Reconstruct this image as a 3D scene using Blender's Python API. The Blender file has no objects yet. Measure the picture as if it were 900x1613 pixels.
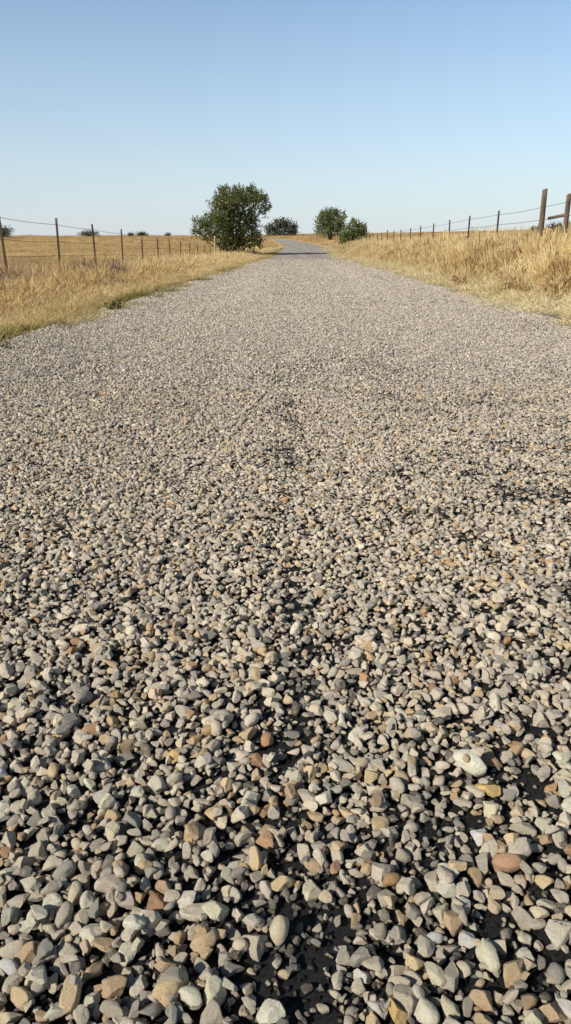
import bpy, bmesh, math, random
import numpy as np
from mathutils import Vector, Matrix, Euler, noise as mnoise
R = math.radians
rnd = random.Random(7)
rng = np.random.default_rng(11)
scene = bpy.context.scene
col = scene.collection

# ------------------------------------------------------------------ camera
EYE = 0.80
F, CX, CY = 1150.0, 450.0, 806.5
PITCH = math.atan((CY - 389.0) / F)
cp, sp = math.cos(PITCH), math.sin(PITCH)
def ray(px, py):
    u = (CY - py) / F; r = (px - CX) / F
    return r, cp + u * sp, -sp + u * cp
def at(px, py, Y):
    x, y, z = ray(px, py); k = Y / y
    return Vector((x * k, Y, EYE + z * k))
def ground(px, py, z=0.0):
    x, y, zz = ray(px, py); k = (z - EYE) / zz
    return Vector((x * k, y * k, z))
def proj(x, y, z):
    d = y * cp - (z - EYE) * sp
    u = y * sp + (z - EYE) * cp
    return CX + F * x / d, CY - F * u / d, d
cam = bpy.data.cameras.new('camera')
cam.sensor_fit = 'VERTICAL'; cam.sensor_height = 24.0
cam.lens = 24.0 * F / 1613.0
cam.clip_start = 0.02; cam.clip_end = 6000
co = bpy.data.objects.new('camera', cam); col.objects.link(co)
co.location = (0, 0, EYE); co.rotation_euler = (R(90) - PITCH, 0, 0)
scene.camera = co

# ------------------------------------------------------------------ helpers
def tag(o, label=None, cat=None, group=None, kind=None):
    if label: o['label'] = label
    if cat: o['category'] = cat
    if group: o['group'] = group
    if kind: o['kind'] = kind
    return o
def empty(name, loc, rz=0.0):
    o = bpy.data.objects.new(name, None); col.objects.link(o)
    o.location = loc; o.rotation_euler = (0, 0, rz); o.empty_display_size = 0.2
    return o
def mesh_obj(name, verts, faces, mat, parent=None, smooth=False):
    me = bpy.data.meshes.new(name)
    me.from_pydata([tuple(v) for v in verts], [], faces); me.update()
    if mat: me.materials.append(mat)
    if smooth: me.shade_smooth()
    o = bpy.data.objects.new(name, me); col.objects.link(o)
    if parent is not None: o.parent = parent
    return o
def np_mesh(name, V, Fq, nper):
    V = np.asarray(V, np.float32); Fq = np.asarray(Fq, np.int32)
    me = bpy.data.meshes.new(name)
    me.vertices.add(len(V)); me.vertices.foreach_set('co', V.ravel())
    n = len(Fq)
    if n:
        me.loops.add(n * nper); me.loops.foreach_set('vertex_index', Fq.ravel())
        me.polygons.add(n)
        me.polygons.foreach_set('loop_start', np.arange(0, n * nper, nper, dtype=np.int32))
    me.update(calc_edges=True); me.validate()
    return me
def tube(V, Fc, pts, rad, n=6, cap=True):
    """append a tube along pts with radius per point"""
    pts = [Vector(p) for p in pts]
    base = len(V)
    for i, p in enumerate(pts):
        a = pts[max(i - 1, 0)]; b = pts[min(i + 1, len(pts) - 1)]
        t = (b - a).normalized()
        s = t.cross(Vector((0, 0, 1)))
        if s.length < 1e-3: s = t.cross(Vector((1, 0, 0)))
        s.normalize(); q = s.cross(t)
        r = rad[i] if hasattr(rad, '__len__') else rad
        for k in range(n):
            an = 2 * math.pi * k / n
            V.append(p + (s * math.cos(an) + q * math.sin(an)) * r)
    for i in range(len(pts) - 1):
        for k in range(n):
            a = base + i * n + k; b = base + i * n + (k + 1) % n
            Fc.append((a, b, b + n, a + n))
    if cap:
        Fc.append(tuple(base + k for k in range(n))[::-1])
        e = base + (len(pts) - 1) * n
        Fc.append(tuple(e + k for k in range(n)))
def smooth01(t):
    t = np.clip(t, 0, 1); return t * t * (3 - 2 * t)
# value noise in numpy
_perm = rng.random((256, 256))
def vnoise(x, y):
    x = np.asarray(x, float); y = np.asarray(y, float)
    xi = np.floor(x).astype(int); yi = np.floor(y).astype(int)
    fx = x - xi; fy = y - yi
    fx = fx * fx * (3 - 2 * fx); fy = fy * fy * (3 - 2 * fy)
    g = lambda a, b: _perm[a % 256, b % 256]
    return (g(xi, yi) * (1 - fx) + g(xi + 1, yi) * fx) * (1 - fy) + (g(xi, yi + 1) * (1 - fx) + g(xi + 1, yi + 1) * fx) * fy
def fbm(x, y, o=3):
    s = 0; a = .5; t = 0
    for i in range(o):
        s = s + a * vnoise(x * 2 ** i + 17 * i, y * 2 ** i + 9 * i); t += a; a *= .5
    return s / t

# ------------------------------------------------------------------ terrain
ROADW = 2.62
_xcY = np.array([-40, 0, 8, 80, 100, 114, 135, 155, 177, 195, 215, 235, 260, 300, 420.])
_xcX = np.array([-.57, .18, .33, 1.72, 2.25, 2.5, 2.45, 2.1, 1.3, .2, -1.8, -5., -11, -26, -90.])
_hY = np.array([-60, 0, 66, 72, 78, 84, 95, 114, 145, 177, 215, 260, 300, 350, 450, 800, 3000.])
_hZ = np.array([0, 0, 0.0, .05, .19, .33, .50, .80, 1.25, 1.78, 2.62, 3.85, 4.75, 5.3, 5.6, 5.6, 5.])
_dense = np.linspace(-60, 3000, 15301)
def _smooth(Y, Z, w):
    z = np.interp(_dense, Y, Z); k = np.hanning(w); k /= k.sum()
    p = np.pad(z, w // 2, mode='edge')
    return np.convolve(p, k, mode='valid')[:len(z)]
_xcD = _smooth(_xcY, _xcX, 151); _hD = _smooth(_hY, _hZ, 51)
def xc(y): return np.interp(y, _dense, _xcD)
def hroad(y): return np.interp(y, _dense, _hD)
def H(x, y, carve=True):
    x = np.asarray(x, float); y = np.asarray(y, float)
    d = x - xc(y); near = 1 - smooth01((y - 170) / 90)
    z = hroad(y)
    z = z + .50 * smooth01((d - 3.0) / 4.2) * near                      # raised bank on the right
    z = z - .16 * smooth01((-d - 2.6) / 1.6) * near + .10 * smooth01((-d - 6) / 6) * near
    z = z + smooth01((y - 60) / 240) * np.clip(.0175 * (x), -.4, 2.2)   # land rises to the right far off
    off = smooth01((np.abs(d) - 3.2) / 3.0)
    z = z + off * .10 * (fbm(x * .25, y * .25) - .5) + smooth01((np.abs(d) - 12) / 20) * .7 * (fbm(x * .02 + 3, y * .02) - .5)
    if carve:
        z = z - .05 * (1 - smooth01((np.abs(d) - ROADW + .16) / .12)) - .012 * (1 - smooth01((np.abs(d) - ROADW) / .5))
    return z

# ------------------------------------------------------------------ node helpers
def new_mat(name):
    m = bpy.data.materials.new(name); m.use_nodes = True
    nt = m.node_tree; nt.nodes.clear()
    out = nt.nodes.new('ShaderNodeOutputMaterial')
    return m, nt, out
def N(nt, t, **kw):
    n = nt.nodes.new(t)
    for k, v in kw.items():
        if k.startswith('i_'):
            key = k[2:]
            key = int(key) if key.isdigit() else key.replace('_', ' ')
            n.inputs[key].default_value = v
        else: setattr(n, k, v)
    return n
def L(nt, a, b): nt.links.new(a, b)
def ramp(nt, fac, stops, interp='LINEAR'):
    r = nt.nodes.new('ShaderNodeValToRGB'); cr = r.color_ramp; cr.interpolation = interp
    while len(cr.elements) < len(stops): cr.elements.new(.5)
    for e, (p, c) in zip(cr.elements, stops):
        e.position = p; e.color = (*c, 1)
    L(nt, fac, r.inputs[0]); return r.outputs[0]
def mix(nt, fac, a, b, mode='MIX'):
    m = nt.nodes.new('ShaderNodeMix'); m.data_type = 'RGBA'; m.blend_type = mode
    for s, v in ((0, fac), (6, a), (7, b)):
        if hasattr(v, 'links'): L(nt, v, m.inputs[s])
        else: m.inputs[s].default_value = v if s == 0 else (*v, 1)
    return m.outputs[2]
def math_(nt, op, a, b=None, clamp=False):
    m = nt.nodes.new('ShaderNodeMath'); m.operation = op; m.use_clamp = clamp
    for s, v in ((0, a), (1, b)):
        if v is None: continue
        if hasattr(v, 'links'): L(nt, v, m.inputs[s])
        else: m.inputs[s].default_value = v
    return m.outputs[0]
def attr(nt, name, typ='INSTANCER'):
    a = nt.nodes.new('ShaderNodeAttribute'); a.attribute_type = typ; a.attribute_name = name
    return a

# ------------------------------------------------------------------ materials
STONE_STOPS = [(0.0, (0.122, 0.111, 0.097)), (.10, (0.300, 0.284, 0.258)), (.25, (0.472, 0.440, 0.392)), (.42, (0.605, 0.557, 0.478)),
               (.58, (0.683, 0.617, 0.507)), (.70, (0.755, 0.697, 0.577)), (.78, (0.653, 0.537, 0.372)), (.88, (0.571, 0.423, 0.256)), (.95, (0.510, 0.328, 0.167)), (1.0, (0.408, 0.244, 0.144))]
def stone_material(name, base=None):
    m, nt, out = new_mat(name)
    tc = N(nt, 'ShaderNodeTexCoord'); geo = N(nt, 'ShaderNodeNewGeometry')
    oi = N(nt, 'ShaderNodeObjectInfo')
    if base is None:
        t = attr(nt, 'tint').outputs['Fac']
        c = ramp(nt, t, STONE_STOPS); seed = t
    else:
        seed = oi.outputs['Random']
        c = ramp(nt, seed, [(0, tuple(v * .82 for v in base)), (1, tuple(min(v * 1.15, .7) for v in base))])
    w = math_(nt, 'MULTIPLY', seed, 91.7)
    def noise(scale, detail, rough):
        n = N(nt, 'ShaderNodeTexNoise', noise_dimensions='4D'); n.inputs['Scale'].default_value = scale
        n.inputs['Detail'].default_value = detail; n.inputs['Roughness'].default_value = rough
        L(nt, tc.outputs['Object'], n.inputs['Vector']); L(nt, w, n.inputs['W']); return n.outputs[0]
    n1 = noise(1.6, 3, .6); n2 = noise(7.0, 5, .75); n3 = noise(26., 3, .6)
    c = mix(nt, ramp(nt, n1, [(.54, (0, 0, 0)), (.74, (.8, .8, .8))]), c, (.56, .45, .30)) if base is None else c
    # keep only a little of the ochre patches
    mm = nt.nodes[-1]
    c2 = ramp(nt, n2, [(.30, (.60, .58, .55)), (.44, (1.04, 1.03, 1.0)), (.66, (1.28, 1.26, 1.22))])
    c = mix(nt, 1.0, c, c2, 'MULTIPLY')
    c = mix(nt, 1.0, c, (1.03, .99, .955), 'MULTIPLY')
    c = mix(nt, ramp(nt, n3, [(.60, (0, 0, 0)), (.72, (.6, .6, .6))]), c, (.18, .16, .135))
    # bitumen smeared round the foot of stones
    px = N(nt, 'ShaderNodeSeparateXYZ'); L(nt, geo.outputs['Position'], px.inputs[0])
    zz = math_(nt, 'ADD', px.outputs[2], math_(nt, 'MULTIPLY', n2, -.007))
    tar = ramp(nt, math_(nt, 'MULTIPLY', zz, 60.0, True), [(0.0, (1, 1, 1)), (.08, (0, 0, 0))])
    nt.nodes[-1]
    c = mix(nt, tar, c, (.018, .017, .016))
    b = N(nt, 'ShaderNodeBsdfPrincipled'); L(nt, c, b.inputs['Base Color'])
    b.inputs['Roughness'].default_value = .82; b.inputs['Specular IOR Level'].default_value = .28
    bp = N(nt, 'ShaderNodeBump'); bp.inputs['Strength'].default_value = .9; bp.inputs['Distance'].default_value = .0045
    hh = math_(nt, 'ADD', n2, math_(nt, 'MULTIPLY', n3, .45)); L(nt, hh, bp.inputs['Height']); L(nt, bp.outputs[0], b.inputs['Normal'])
    L(nt, b.outputs[0], out.inputs[0]); return m
M_gravel = stone_material('gravel_stone')

def grass_material(name, stops, base_dark=.45, trans=.35, dry=None):
    """stops: tint ramp; object z drives root darkening (shade at the foot of the clumps, put into the colour)"""
    m, nt, out = new_mat(name)
    t = attr(nt, 'tint').outputs['Fac']
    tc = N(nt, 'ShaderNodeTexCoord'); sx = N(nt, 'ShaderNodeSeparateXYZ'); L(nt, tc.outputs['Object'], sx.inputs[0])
    geo = N(nt, 'ShaderNodeNewGeometry')
    tt = math_(nt, 'ADD', t, math_(nt, 'MULTIPLY', math_(nt, 'SUBTRACT', geo.outputs['Random Per Island'], .5), .42), clamp=True)
    c = ramp(nt, tt, stops)
    g = ramp(nt, sx.outputs[2], [(0, (base_dark,) * 3), (.45, (1, 1, 1))])  # painted shade: blades darken towards the root, as between clumps
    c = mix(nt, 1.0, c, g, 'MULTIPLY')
    d = N(nt, 'ShaderNodeBsdfDiffuse'); L(nt, c, d.inputs[0]); d.inputs['Roughness'].default_value = .6
    tr = N(nt, 'ShaderNodeBsdfTranslucent'); L(nt, c, tr.inputs[0])
    ms = N(nt, 'ShaderNodeMixShader'); ms.inputs[0].default_value = trans
    L(nt, d.outputs[0], ms.inputs[1]); L(nt, tr.outputs[0], ms.inputs[2])
    L(nt, ms.outputs[0], out.inputs[0]); return m
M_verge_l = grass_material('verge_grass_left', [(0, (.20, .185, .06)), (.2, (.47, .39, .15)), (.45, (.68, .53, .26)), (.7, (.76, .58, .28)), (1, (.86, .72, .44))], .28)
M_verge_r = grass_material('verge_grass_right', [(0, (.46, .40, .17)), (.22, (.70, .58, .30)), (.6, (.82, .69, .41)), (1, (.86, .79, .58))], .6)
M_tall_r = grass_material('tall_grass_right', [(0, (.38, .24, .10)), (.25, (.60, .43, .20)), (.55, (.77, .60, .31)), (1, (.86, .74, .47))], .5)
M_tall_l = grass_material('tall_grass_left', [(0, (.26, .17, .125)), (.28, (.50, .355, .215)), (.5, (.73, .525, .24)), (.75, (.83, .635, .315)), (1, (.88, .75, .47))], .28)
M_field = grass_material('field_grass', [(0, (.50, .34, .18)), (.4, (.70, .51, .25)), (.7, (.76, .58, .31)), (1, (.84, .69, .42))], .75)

def ground_material():
    m, nt, out = new_mat('dry_ground')
    geo = N(nt, 'ShaderNodeNewGeometry')
    def noise(scale, detail, sc=(1, 1, 1)):
        mp = N(nt, 'ShaderNodeMapping'); mp.inputs['Scale'].default_value = sc; L(nt, geo.outputs['Position'], mp.inputs[0])
        n = N(nt, 'ShaderNodeTexNoise'); n.inputs['Scale'].default_value = scale; n.inputs['Detail'].default_value = detail
        n.inputs['Roughness'].default_value = .62; L(nt, mp.outputs[0], n.inputs[0]); return n.outputs[0]
    a = noise(.035, 4, (1, 1.6, 0)); b = noise(.9, 6); c_ = noise(14, 4)
    c = ramp(nt, a, [(.3, (.54, .38, .20)), (.48, (.64, .47, .235)), (.66, (.70, .54, .30))])
    c = mix(nt, 1.0, c, ramp(nt, b, [(.3, (.66, .62, .58)), (.55, (1, 1, 1)), (.75, (1.12, 1.1, 1.05))]), 'MULTIPLY')
    c = mix(nt, 1.0, c, ramp(nt, c_, [(.3, (.6, .58, .55)), (.6, (1.05, 1.05, 1.05))]), 'MULTIPLY')
    # soil close to the road, by world attribute painted as a real material zone
    s = attr(nt, 'soil', 'GEOMETRY').outputs['Fac']
    soil = ramp(nt, c_, [(.3, (.13, .10, .07)), (.6, (.27, .225, .165))])
    c = mix(nt, s, c, soil)
    bs = N(nt, 'ShaderNodeBsdfPrincipled'); L(nt, c, bs.inputs['Base Color']); bs.inputs['Roughness'].default_value = .95
    bs.inputs['Specular IOR Level'].default_value = .1
    bp = N(nt, 'ShaderNodeBump'); bp.inputs['Strength'].default_value = .8; bp.inputs['Distance'].default_value = .25
    L(nt, math_(nt, 'ADD', b, math_(nt, 'MULTIPLY', c_, .3)), bp.inputs['Height']); L(nt, bp.outputs[0], bs.inputs['Normal'])
    L(nt, bs.outputs[0], out.inputs[0]); return m
M_ground = ground_material()

def road_material():
    m, nt, out = new_mat('chip_seal_road')
    geo = N(nt, 'ShaderNodeNewGeometry'); sx = N(nt, 'ShaderNodeSeparateXYZ'); L(nt, geo.outputs['Position'], sx.inputs[0])
    def vor(scale):
        v = N(nt, 'ShaderNodeTexVoronoi'); v.inputs['Scale'].default_value = scale; L(nt, geo.outputs['Position'], v.inputs['Vector']); return v
    def noise(scale, detail, sc=(1, 1, 1), rough=.6):
        mp = N(nt, 'ShaderNodeMapping'); mp.inputs['Scale'].default_value = sc; L(nt, geo.outputs['Position'], mp.inputs[0])
        n = N(nt, 'ShaderNodeTexNoise'); n.inputs['Scale'].default_value = scale; n.inputs['Detail'].default_value = detail
        n.inputs['Roughness'].default_value = rough; L(nt, mp.outputs[0], n.inputs[0]); return n.outputs[0]
    v = vor(34.0); hsv = N(nt, 'ShaderNodeSeparateColor'); L(nt, v.outputs['Color'], hsv.inputs[0])
    big = noise(6, 6, (1, .5, 1), .8); trk = noise(.9, 3, (1, .06, 1))
    chips = ramp(nt, hsv.outputs[0], [(0, (.42, .38, .325)), (.35, (.58, .53, .455)), (.7, (.68, .625, .54)), (1, (.76, .70, .61))])
    chips = mix(nt, 1.0, chips, ramp(nt, v.outputs['Distance'], [(.25, (1, 1, 1)), (.62, (.5, .49, .48))]), 'MULTIPLY')
    chips = mix(nt, 1.0, chips, ramp(nt, big, [(.32, (.74, .73, .73)), (.55, (1, 1, 1)), (.7, (1.12, 1.1, 1.08))]), 'MULTIPLY')
    chips = mix(nt, 1.0, chips, ramp(nt, trk, [(.35, (.88, .87, .87)), (.6, (1.04, 1.03, 1.02))]), 'MULTIPLY')
    binder = ramp(nt, noise(220, 4), [(.35, (.010, .010, .011)), (.7, (.035, .033, .032))])
    f = ramp(nt, math_(nt, 'MULTIPLY', math_(nt, 'SUBTRACT', sx.outputs[1], 9.0), .028), [(0, (0, 0, 0)), (1, (1, 1, 1))])
    f = math_(nt, 'MULTIPLY', f, 1.0)
    c = mix(nt, f, binder, chips)
    b = N(nt, 'ShaderNodeBsdfPrincipled'); L(nt, c, b.inputs['Base Color'])
    rr = ramp(nt, f, [(0, (.48,) * 3), (1, (.9,) * 3)]); L(nt, rr, b.inputs['Roughness'])
    L(nt, ramp(nt, f, [(0, (.35,) * 3), (.7, (.03,) * 3)]), b.inputs['Specular IOR Level'])
    bp = N(nt, 'ShaderNodeBump'); bp.inputs['Strength'].default_value = .2; bp.inputs['Distance'].default_value = .004
    inv = math_(nt, 'SUBTRACT', 1.0, v.outputs['Distance'])
    hh = math_(nt, 'ADD', inv, math_(nt, 'MULTIPLY', noise(160, 4), .5))
    L(nt, hh, bp.inputs['Height']); L(nt, bp.outputs[0], b.inputs['Normal'])
    L(nt, b.outputs[0], out.inputs[0]); return m
M_road = road_material()

def simple_mat(name, c1, c2, scale, rough=.8, metallic=0.0, stretch=(1, 1, 1), bump=.4, dist=.004):
    m, nt, out = new_mat(name)
    tc = N(nt, 'ShaderNodeTexCoord'); mp = N(nt, 'ShaderNodeMapping'); mp.inputs['Scale'].default_value = stretch
    L(nt, tc.outputs['Object'], mp.inputs[0])
    n = N(nt, 'ShaderNodeTexNoise'); n.inputs['Scale'].default_value = scale; n.inputs['Detail'].default_value = 6
    n.inputs['Roughness'].default_value = .7; L(nt, mp.outputs[0], n.inputs[0])
    c = ramp(nt, n.outputs[0], [(.32, c1), (.68, c2)])
    b = N(nt, 'ShaderNodeBsdfPrincipled'); L(nt, c, b.inputs['Base Color'])
    b.inputs['Roughness'].default_value = rough; b.inputs['Metallic'].default_value = metallic
    b.inputs['Specular IOR Level'].default_value = .3
    bp = N(nt, 'ShaderNodeBump'); bp.inputs['Strength'].default_value = bump; bp.inputs['Distance'].default_value = dist
    L(nt, n.outputs[0], bp.inputs['Height']); L(nt, bp.outputs[0], b.inputs['Normal'])
    L(nt, b.outputs[0], out.inputs[0]); return m
M_rust = simple_mat('rusted_steel', (.055, .032, .024), (.13, .075, .05), 14, .75, .1)
M_tip = simple_mat('weathered_steel', (.12, .105, .095), (.24, .21, .19), 18, .7, .15)
M_wire = simple_mat('dull_wire', (.07, .058, .05), (.15, .125, .11), 9, .65, .2)
M_wood = simple_mat('weathered_wood', (.075, .052, .038), (.24, .175, .125), 8, .9, 0, (1, 1, .12), .8, .01)
M_wood_pale = simple_mat('pale_wood', (.30, .23, .15), (.48, .37, .25), 8, .9, 0, (1, 1, .12), .8, .01)
M_bark = simple_mat('bark', (.05, .038, .028), (.13, .10, .075), 6, .95, 0, (1, 1, .3), .9, .03)
M_plate = simple_mat('faded_plate', (.20, .16, .11), (.30, .24, .17), 5, .8)

def leaf_material(name, stops, trans=.3):
    m, nt, out = new_mat(name)
    geo = N(nt, 'ShaderNodeNewGeometry'); tc = N(nt, 'ShaderNodeTexCoord')
    n = N(nt, 'ShaderNodeTexNoise'); n.inputs['Scale'].default_value = .9; n.inputs['Detail'].default_value = 3
    L(nt, tc.outputs['Object'], n.inputs[0])
    t = math_(nt, 'ADD', math_(nt, 'MULTIPLY', geo.outputs['Random Per Island'], .55), math_(nt, 'MULTIPLY', math_(nt, 'SUBTRACT', n.outputs[0], .28), 1.1), clamp=True)
    c = ramp(nt, t, stops)
    d = N(nt, 'ShaderNodeBsdfPrincipled'); L(nt, c, d.inputs['Base Color']); d.inputs['Roughness'].default_value = .6
    d.inputs['Specular IOR Level'].default_value = .25
    tr = N(nt, 'ShaderNodeBsdfTranslucent'); L(nt, c, tr.inputs[0])
    ms = N(nt, 'ShaderNodeMixShader'); ms.inputs[0].default_value = trans
    L(nt, d.outputs[0], ms.inputs[1]); L(nt, tr.outputs[0], ms.inputs[2])
    L(nt, ms.outputs[0], out.inputs[0]); return m
GREEN = [(0, (.032, .048, .016)), (.3, (.078, .105, .032)), (.55, (.145, .165, .052)), (.78, (.21, .20, .075)), (1, (.26, .19, .08))]
OLIVE = [(0, (.055, .075, .024)), (.35, (.13, .16, .052)), (.7, (.20, .215, .080)), (1, (.27, .26, .12))]
FARG = [(0, (.045, .060, .035)), (.5, (.080, .095, .050)), (1, (.12, .125, .07))]
M_leaf = leaf_material('tree_leaves', GREEN); M_leaf2 = leaf_material('bush_leaves', OLIVE); M_leaf3 = leaf_material('far_leaves', FARG)
M_weed = leaf_material('weed_leaves', [(0, (.035, .040, .016)), (.45, (.12, .115, .045)), (1, (.42, .34, .15))])
M_dead = leaf_material('dead_leaves', [(0, (.42, .28, .13)), (.5, (.60, .44, .23)), (1, (.76, .61, .36))])

# ------------------------------------------------------------------ ground sheet and road
def grid_axis(segs):
    out = []
    for a, b, n in segs: out += list(np.linspace(a, b, n, endpoint=False))
    return np.array(out + [segs[-1][1]])
gx = grid_axis([(-3000, -600, 8), (-600, -120, 24), (-120, -30, 36), (-30, -8, 40), (-8, 10, 120), (10, 30, 40), (30, 120, 36), (120, 600, 24), (600, 3000, 8)])
gy = grid_axis([(-400, -20, 12), (-20, 0, 20), (0, 40, 130), (40, 120, 120), (120, 360, 120), (360, 900, 27), (900, 5000, 12)])
GX, GY = np.meshgrid(gx, gy)
# shear the near columns so they follow the road
GXs = GX + (xc(GY)) * (1 - smooth01((np.abs(GX) - 10) / 30))
GZ = H(GXs, GY)
V = np.stack([GXs, GY, GZ], -1).reshape(-1, 3)
nx, ny = len(gx), len(gy)
i0 = (np.arange(ny - 1)[:, None] * nx + np.arange(nx - 1)[None, :]).ravel()
me = np_mesh('ground', V, np.stack([i0, i0 + 1, i0 + nx + 1, i0 + nx], -1), 4)
dd = (GXs - xc(GY)).ravel()
soil = (1 - smooth01((np.abs(dd) - 2.75) / .7)) * (GY.ravel() < 110)
a = me.attributes.new('soil', 'FLOAT', 'POINT'); a.data.foreach_set('value', soil.astype(np.float32))
me.materials.append(M_ground); me.shade_smooth()
ground_o = bpy.data.objects.new('ground', me); col.objects.link(ground_o); tag(ground_o, kind='structure')

ry = grid_axis([(-30, 0, 20), (0, 40, 200), (40, 130, 180), (130, 330, 200)])
rc = np.linspace(-1, 1, 41)
RY, RC = np.meshgrid(ry, rc, indexing='ij')
edge = ROADW + .02 + .16 * (fbm(RY * 1.3, np.sign(RC) * 50 + 80) - .5) * 2
RX = xc(RY) + RC * edge
RZ = hroad(RY) + .0 * RC + np.clip(.0175 * RX, -.4, 2.2) * smooth01((RY - 60) / 240)
def road_z(x, y):
    return hroad(y) + np.clip(.0175 * x, -.4, 2.2) * smooth01((y - 60) / 240)
n1, n2 = RY.shape
i0 = (np.arange(n1 - 1)[:, None] * n2 + np.arange(n2 - 1)[None, :]).ravel()
me = np_mesh('road', np.stack([RX, RY, RZ], -1).reshape(-1, 3), np.stack([i0, i0 + 1, i0 + n2 + 1, i0 + n2], -1), 4)
me.materials.append(M_road); me.shade_smooth()
road = bpy.data.objects.new('road', me); col.objects.link(road); tag(road, kind='structure')

# ------------------------------------------------------------------ scatter (one 'stuff' object, its prototypes kept as islands of its own mesh)
def scatter(name, protos, pts, rot, scl, idx, tint, mat, label, cat):
    K = len(protos); Vs = [np.asarray(pts, float)]; Fs = []; pid = [np.zeros(len(pts), int)]; base = len(pts)
    nper = protos[0][1].shape[1]
    for k, (pv, pf) in enumerate(protos):
        Vs.append(pv); Fs.append(pf + base); pid.append(np.full(len(pv), k + 1)); base += len(pv)
    me = np_mesh(name, np.concatenate(Vs), np.concatenate(Fs), nper); me.shade_smooth()
    nV = base
    def put(nm, typ, arr, key, width=1):
        full = np.zeros((nV, width), np.float32); full[:len(pts)] = np.asarray(arr, np.float32).reshape(len(pts), width)
        at_ = me.attributes.new(nm, typ, 'POINT'); at_.data.foreach_set(key, full.ravel())
    put('rot', 'FLOAT_VECTOR', rot, 'vector', 3); put('scl', 'FLOAT_VECTOR', scl, 'vector', 3); put('tint', 'FLOAT', tint, 'value')
    ai = me.attributes.new('pick', 'INT', 'POINT'); f = np.zeros(nV, np.int32); f[:len(pts)] = idx; ai.data.foreach_set('value', f)
    ai = me.attributes.new('pid', 'INT', 'POINT'); ai.data.foreach_set('value', np.concatenate(pid).astype(np.int32))
    me.materials.append(mat)
    o = bpy.data.objects.new(name, me); col.objects.link(o)
    tag(o, label, cat, None, 'stuff')
    nt = bpy.data.node_groups.new(name + '_scatter', 'GeometryNodeTree')
    nt.interface.new_socket('Geometry', in_out='INPUT', socket_type='NodeSocketGeometry')
    nt.interface.new_socket('Geometry', in_out='OUTPUT', socket_type='NodeSocketGeometry')
    gi = nt.nodes.new('NodeGroupInput'); go = nt.nodes.new('NodeGroupOutput')
    def named(nm, typ):
        n = nt.nodes.new('GeometryNodeInputNamedAttribute'); n.data_type = typ; n.inputs['Name'].default_value = nm
        return n.outputs[0]
    p = named('pid', 'INT')
    def sep(k):
        c = nt.nodes.new('FunctionNodeCompare'); c.data_type = 'INT'; c.operation = 'EQUAL'
        nt.links.new(p, c.inputs[2]); c.inputs[3].default_value = k
        s = nt.nodes.new('GeometryNodeSeparateGeometry'); s.domain = 'POINT'
        nt.links.new(gi.outputs[0], s.inputs[0]); nt.links.new(c.outputs[0], s.inputs[1]); return s.outputs[0]
    j = nt.nodes.new('GeometryNodeJoinGeometry')
    for k in range(K):
        g2 = nt.nodes.new('GeometryNodeGeometryToInstance'); nt.links.new(sep(k + 1), g2.inputs[0]); nt.links.new(g2.outputs[0], j.inputs[0])
    ip = nt.nodes.new('GeometryNodeInstanceOnPoints')
    nt.links.new(sep(0), ip.inputs['Points']); nt.links.new(j.outputs[0], ip.inputs['Instance'])
    ip.inputs['Pick Instance'].default_value = True
    nt.links.new(named('pick', 'INT'), ip.inputs['Instance Index'])
    nt.links.new(named('rot', 'FLOAT_VECTOR'), ip.inputs['Rotation']); nt.links.new(named('scl', 'FLOAT_VECTOR'), ip.inputs['Scale'])
    nt.links.new(ip.outputs[0], go.inputs[0])
    md = o.modifiers.new('scatter', 'NODES'); md.node_group = nt
    return o

# ------------------------------------------------------------------ stone prototypes
def ico(sub):
    bm = bmesh.new(); bmesh.ops.create_icosphere(bm, subdivisions=sub, radius=1.0)
    v = np.array([x.co[:] for x in bm.verts]); f = np.array([[q.index for q in x.verts] for x in bm.faces]); bm.free(); return v, f
IV, IF = ico(4)
def make_stone(seed, angular=True):
    r = np.random.default_rng(seed); v = IV.copy()
    sc = np.array([r.uniform(1.0, 1.45), r.uniform(.7, 1.0), r.uniform(.6, .95)])
    npl = r.integers(8, 12) if angular else r.integers(6, 10)
    for _ in range(npl):
        n = r.normal(size=3); n /= np.linalg.norm(n); d = r.uniform(.36, .76) if angular else r.uniform(.52, .86)
        s = v @ n - d
        k = .006 if angular else .05
        soft = np.where(s > 0, s, 0) + 0.0
        soft = .5 * (s + np.sqrt(s * s + k * k)) - .5 * k * .6
        soft = np.clip(soft, 0, None)
        v = v - soft[:, None] * n
    off = r.uniform(0, 50, 3)
    rad = np.linalg.norm(v, axis=1)
    nn = np.array([mnoise.noise(Vector(p * 1.7 + off)) * .06 + mnoise.noise(Vector(p * 3.6 + off)) * .045 + abs(mnoise.noise(Vector(p * 7 + off))) * .05 + mnoise.noise(Vector(p * 10 + off)) * .03 for p in v])
    v = v * (1 + nn / np.maximum(rad, .3))[:, None] * sc
    v -= (v.max(0) + v.min(0)) / 2
    h = np.sort((v.max(0) - v.min(0)))
    v /= (v.max(0) - v.min(0))[:2].mean() / 2           # mean horizontal radius = 1
    return v
STONES = [make_stone(100 + i, i % 8 != 7) for i in range(20)]
def make_egg(seed):
    r = np.random.default_rng(seed); v = IV.copy()
    for _ in range(6):
        n = r.normal(size=3); n /= np.linalg.norm(n); d_ = r.uniform(.78, .92); q = v @ n - d_
        v = v - np.clip(.5 * (q + np.sqrt(q * q + .01)) - .02, 0, None)[:, None] * n
    v = v * (1 + np.array([mnoise.noise(Vector(p * 1.8)) * .06 + mnoise.noise(Vector(p * 5)) * .03 for p in v]))[:, None]
    return v * np.array([1.25, .86, .92]) * np.where(v[:, :1] > 0, np.array([[1.0, 1 - .0, 1.0]]), 1.0)
STONES.append(make_egg(5))
SH = [(v.max(0) - v.min(0))[2] / 2 for v in STONES]     # half heights

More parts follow.
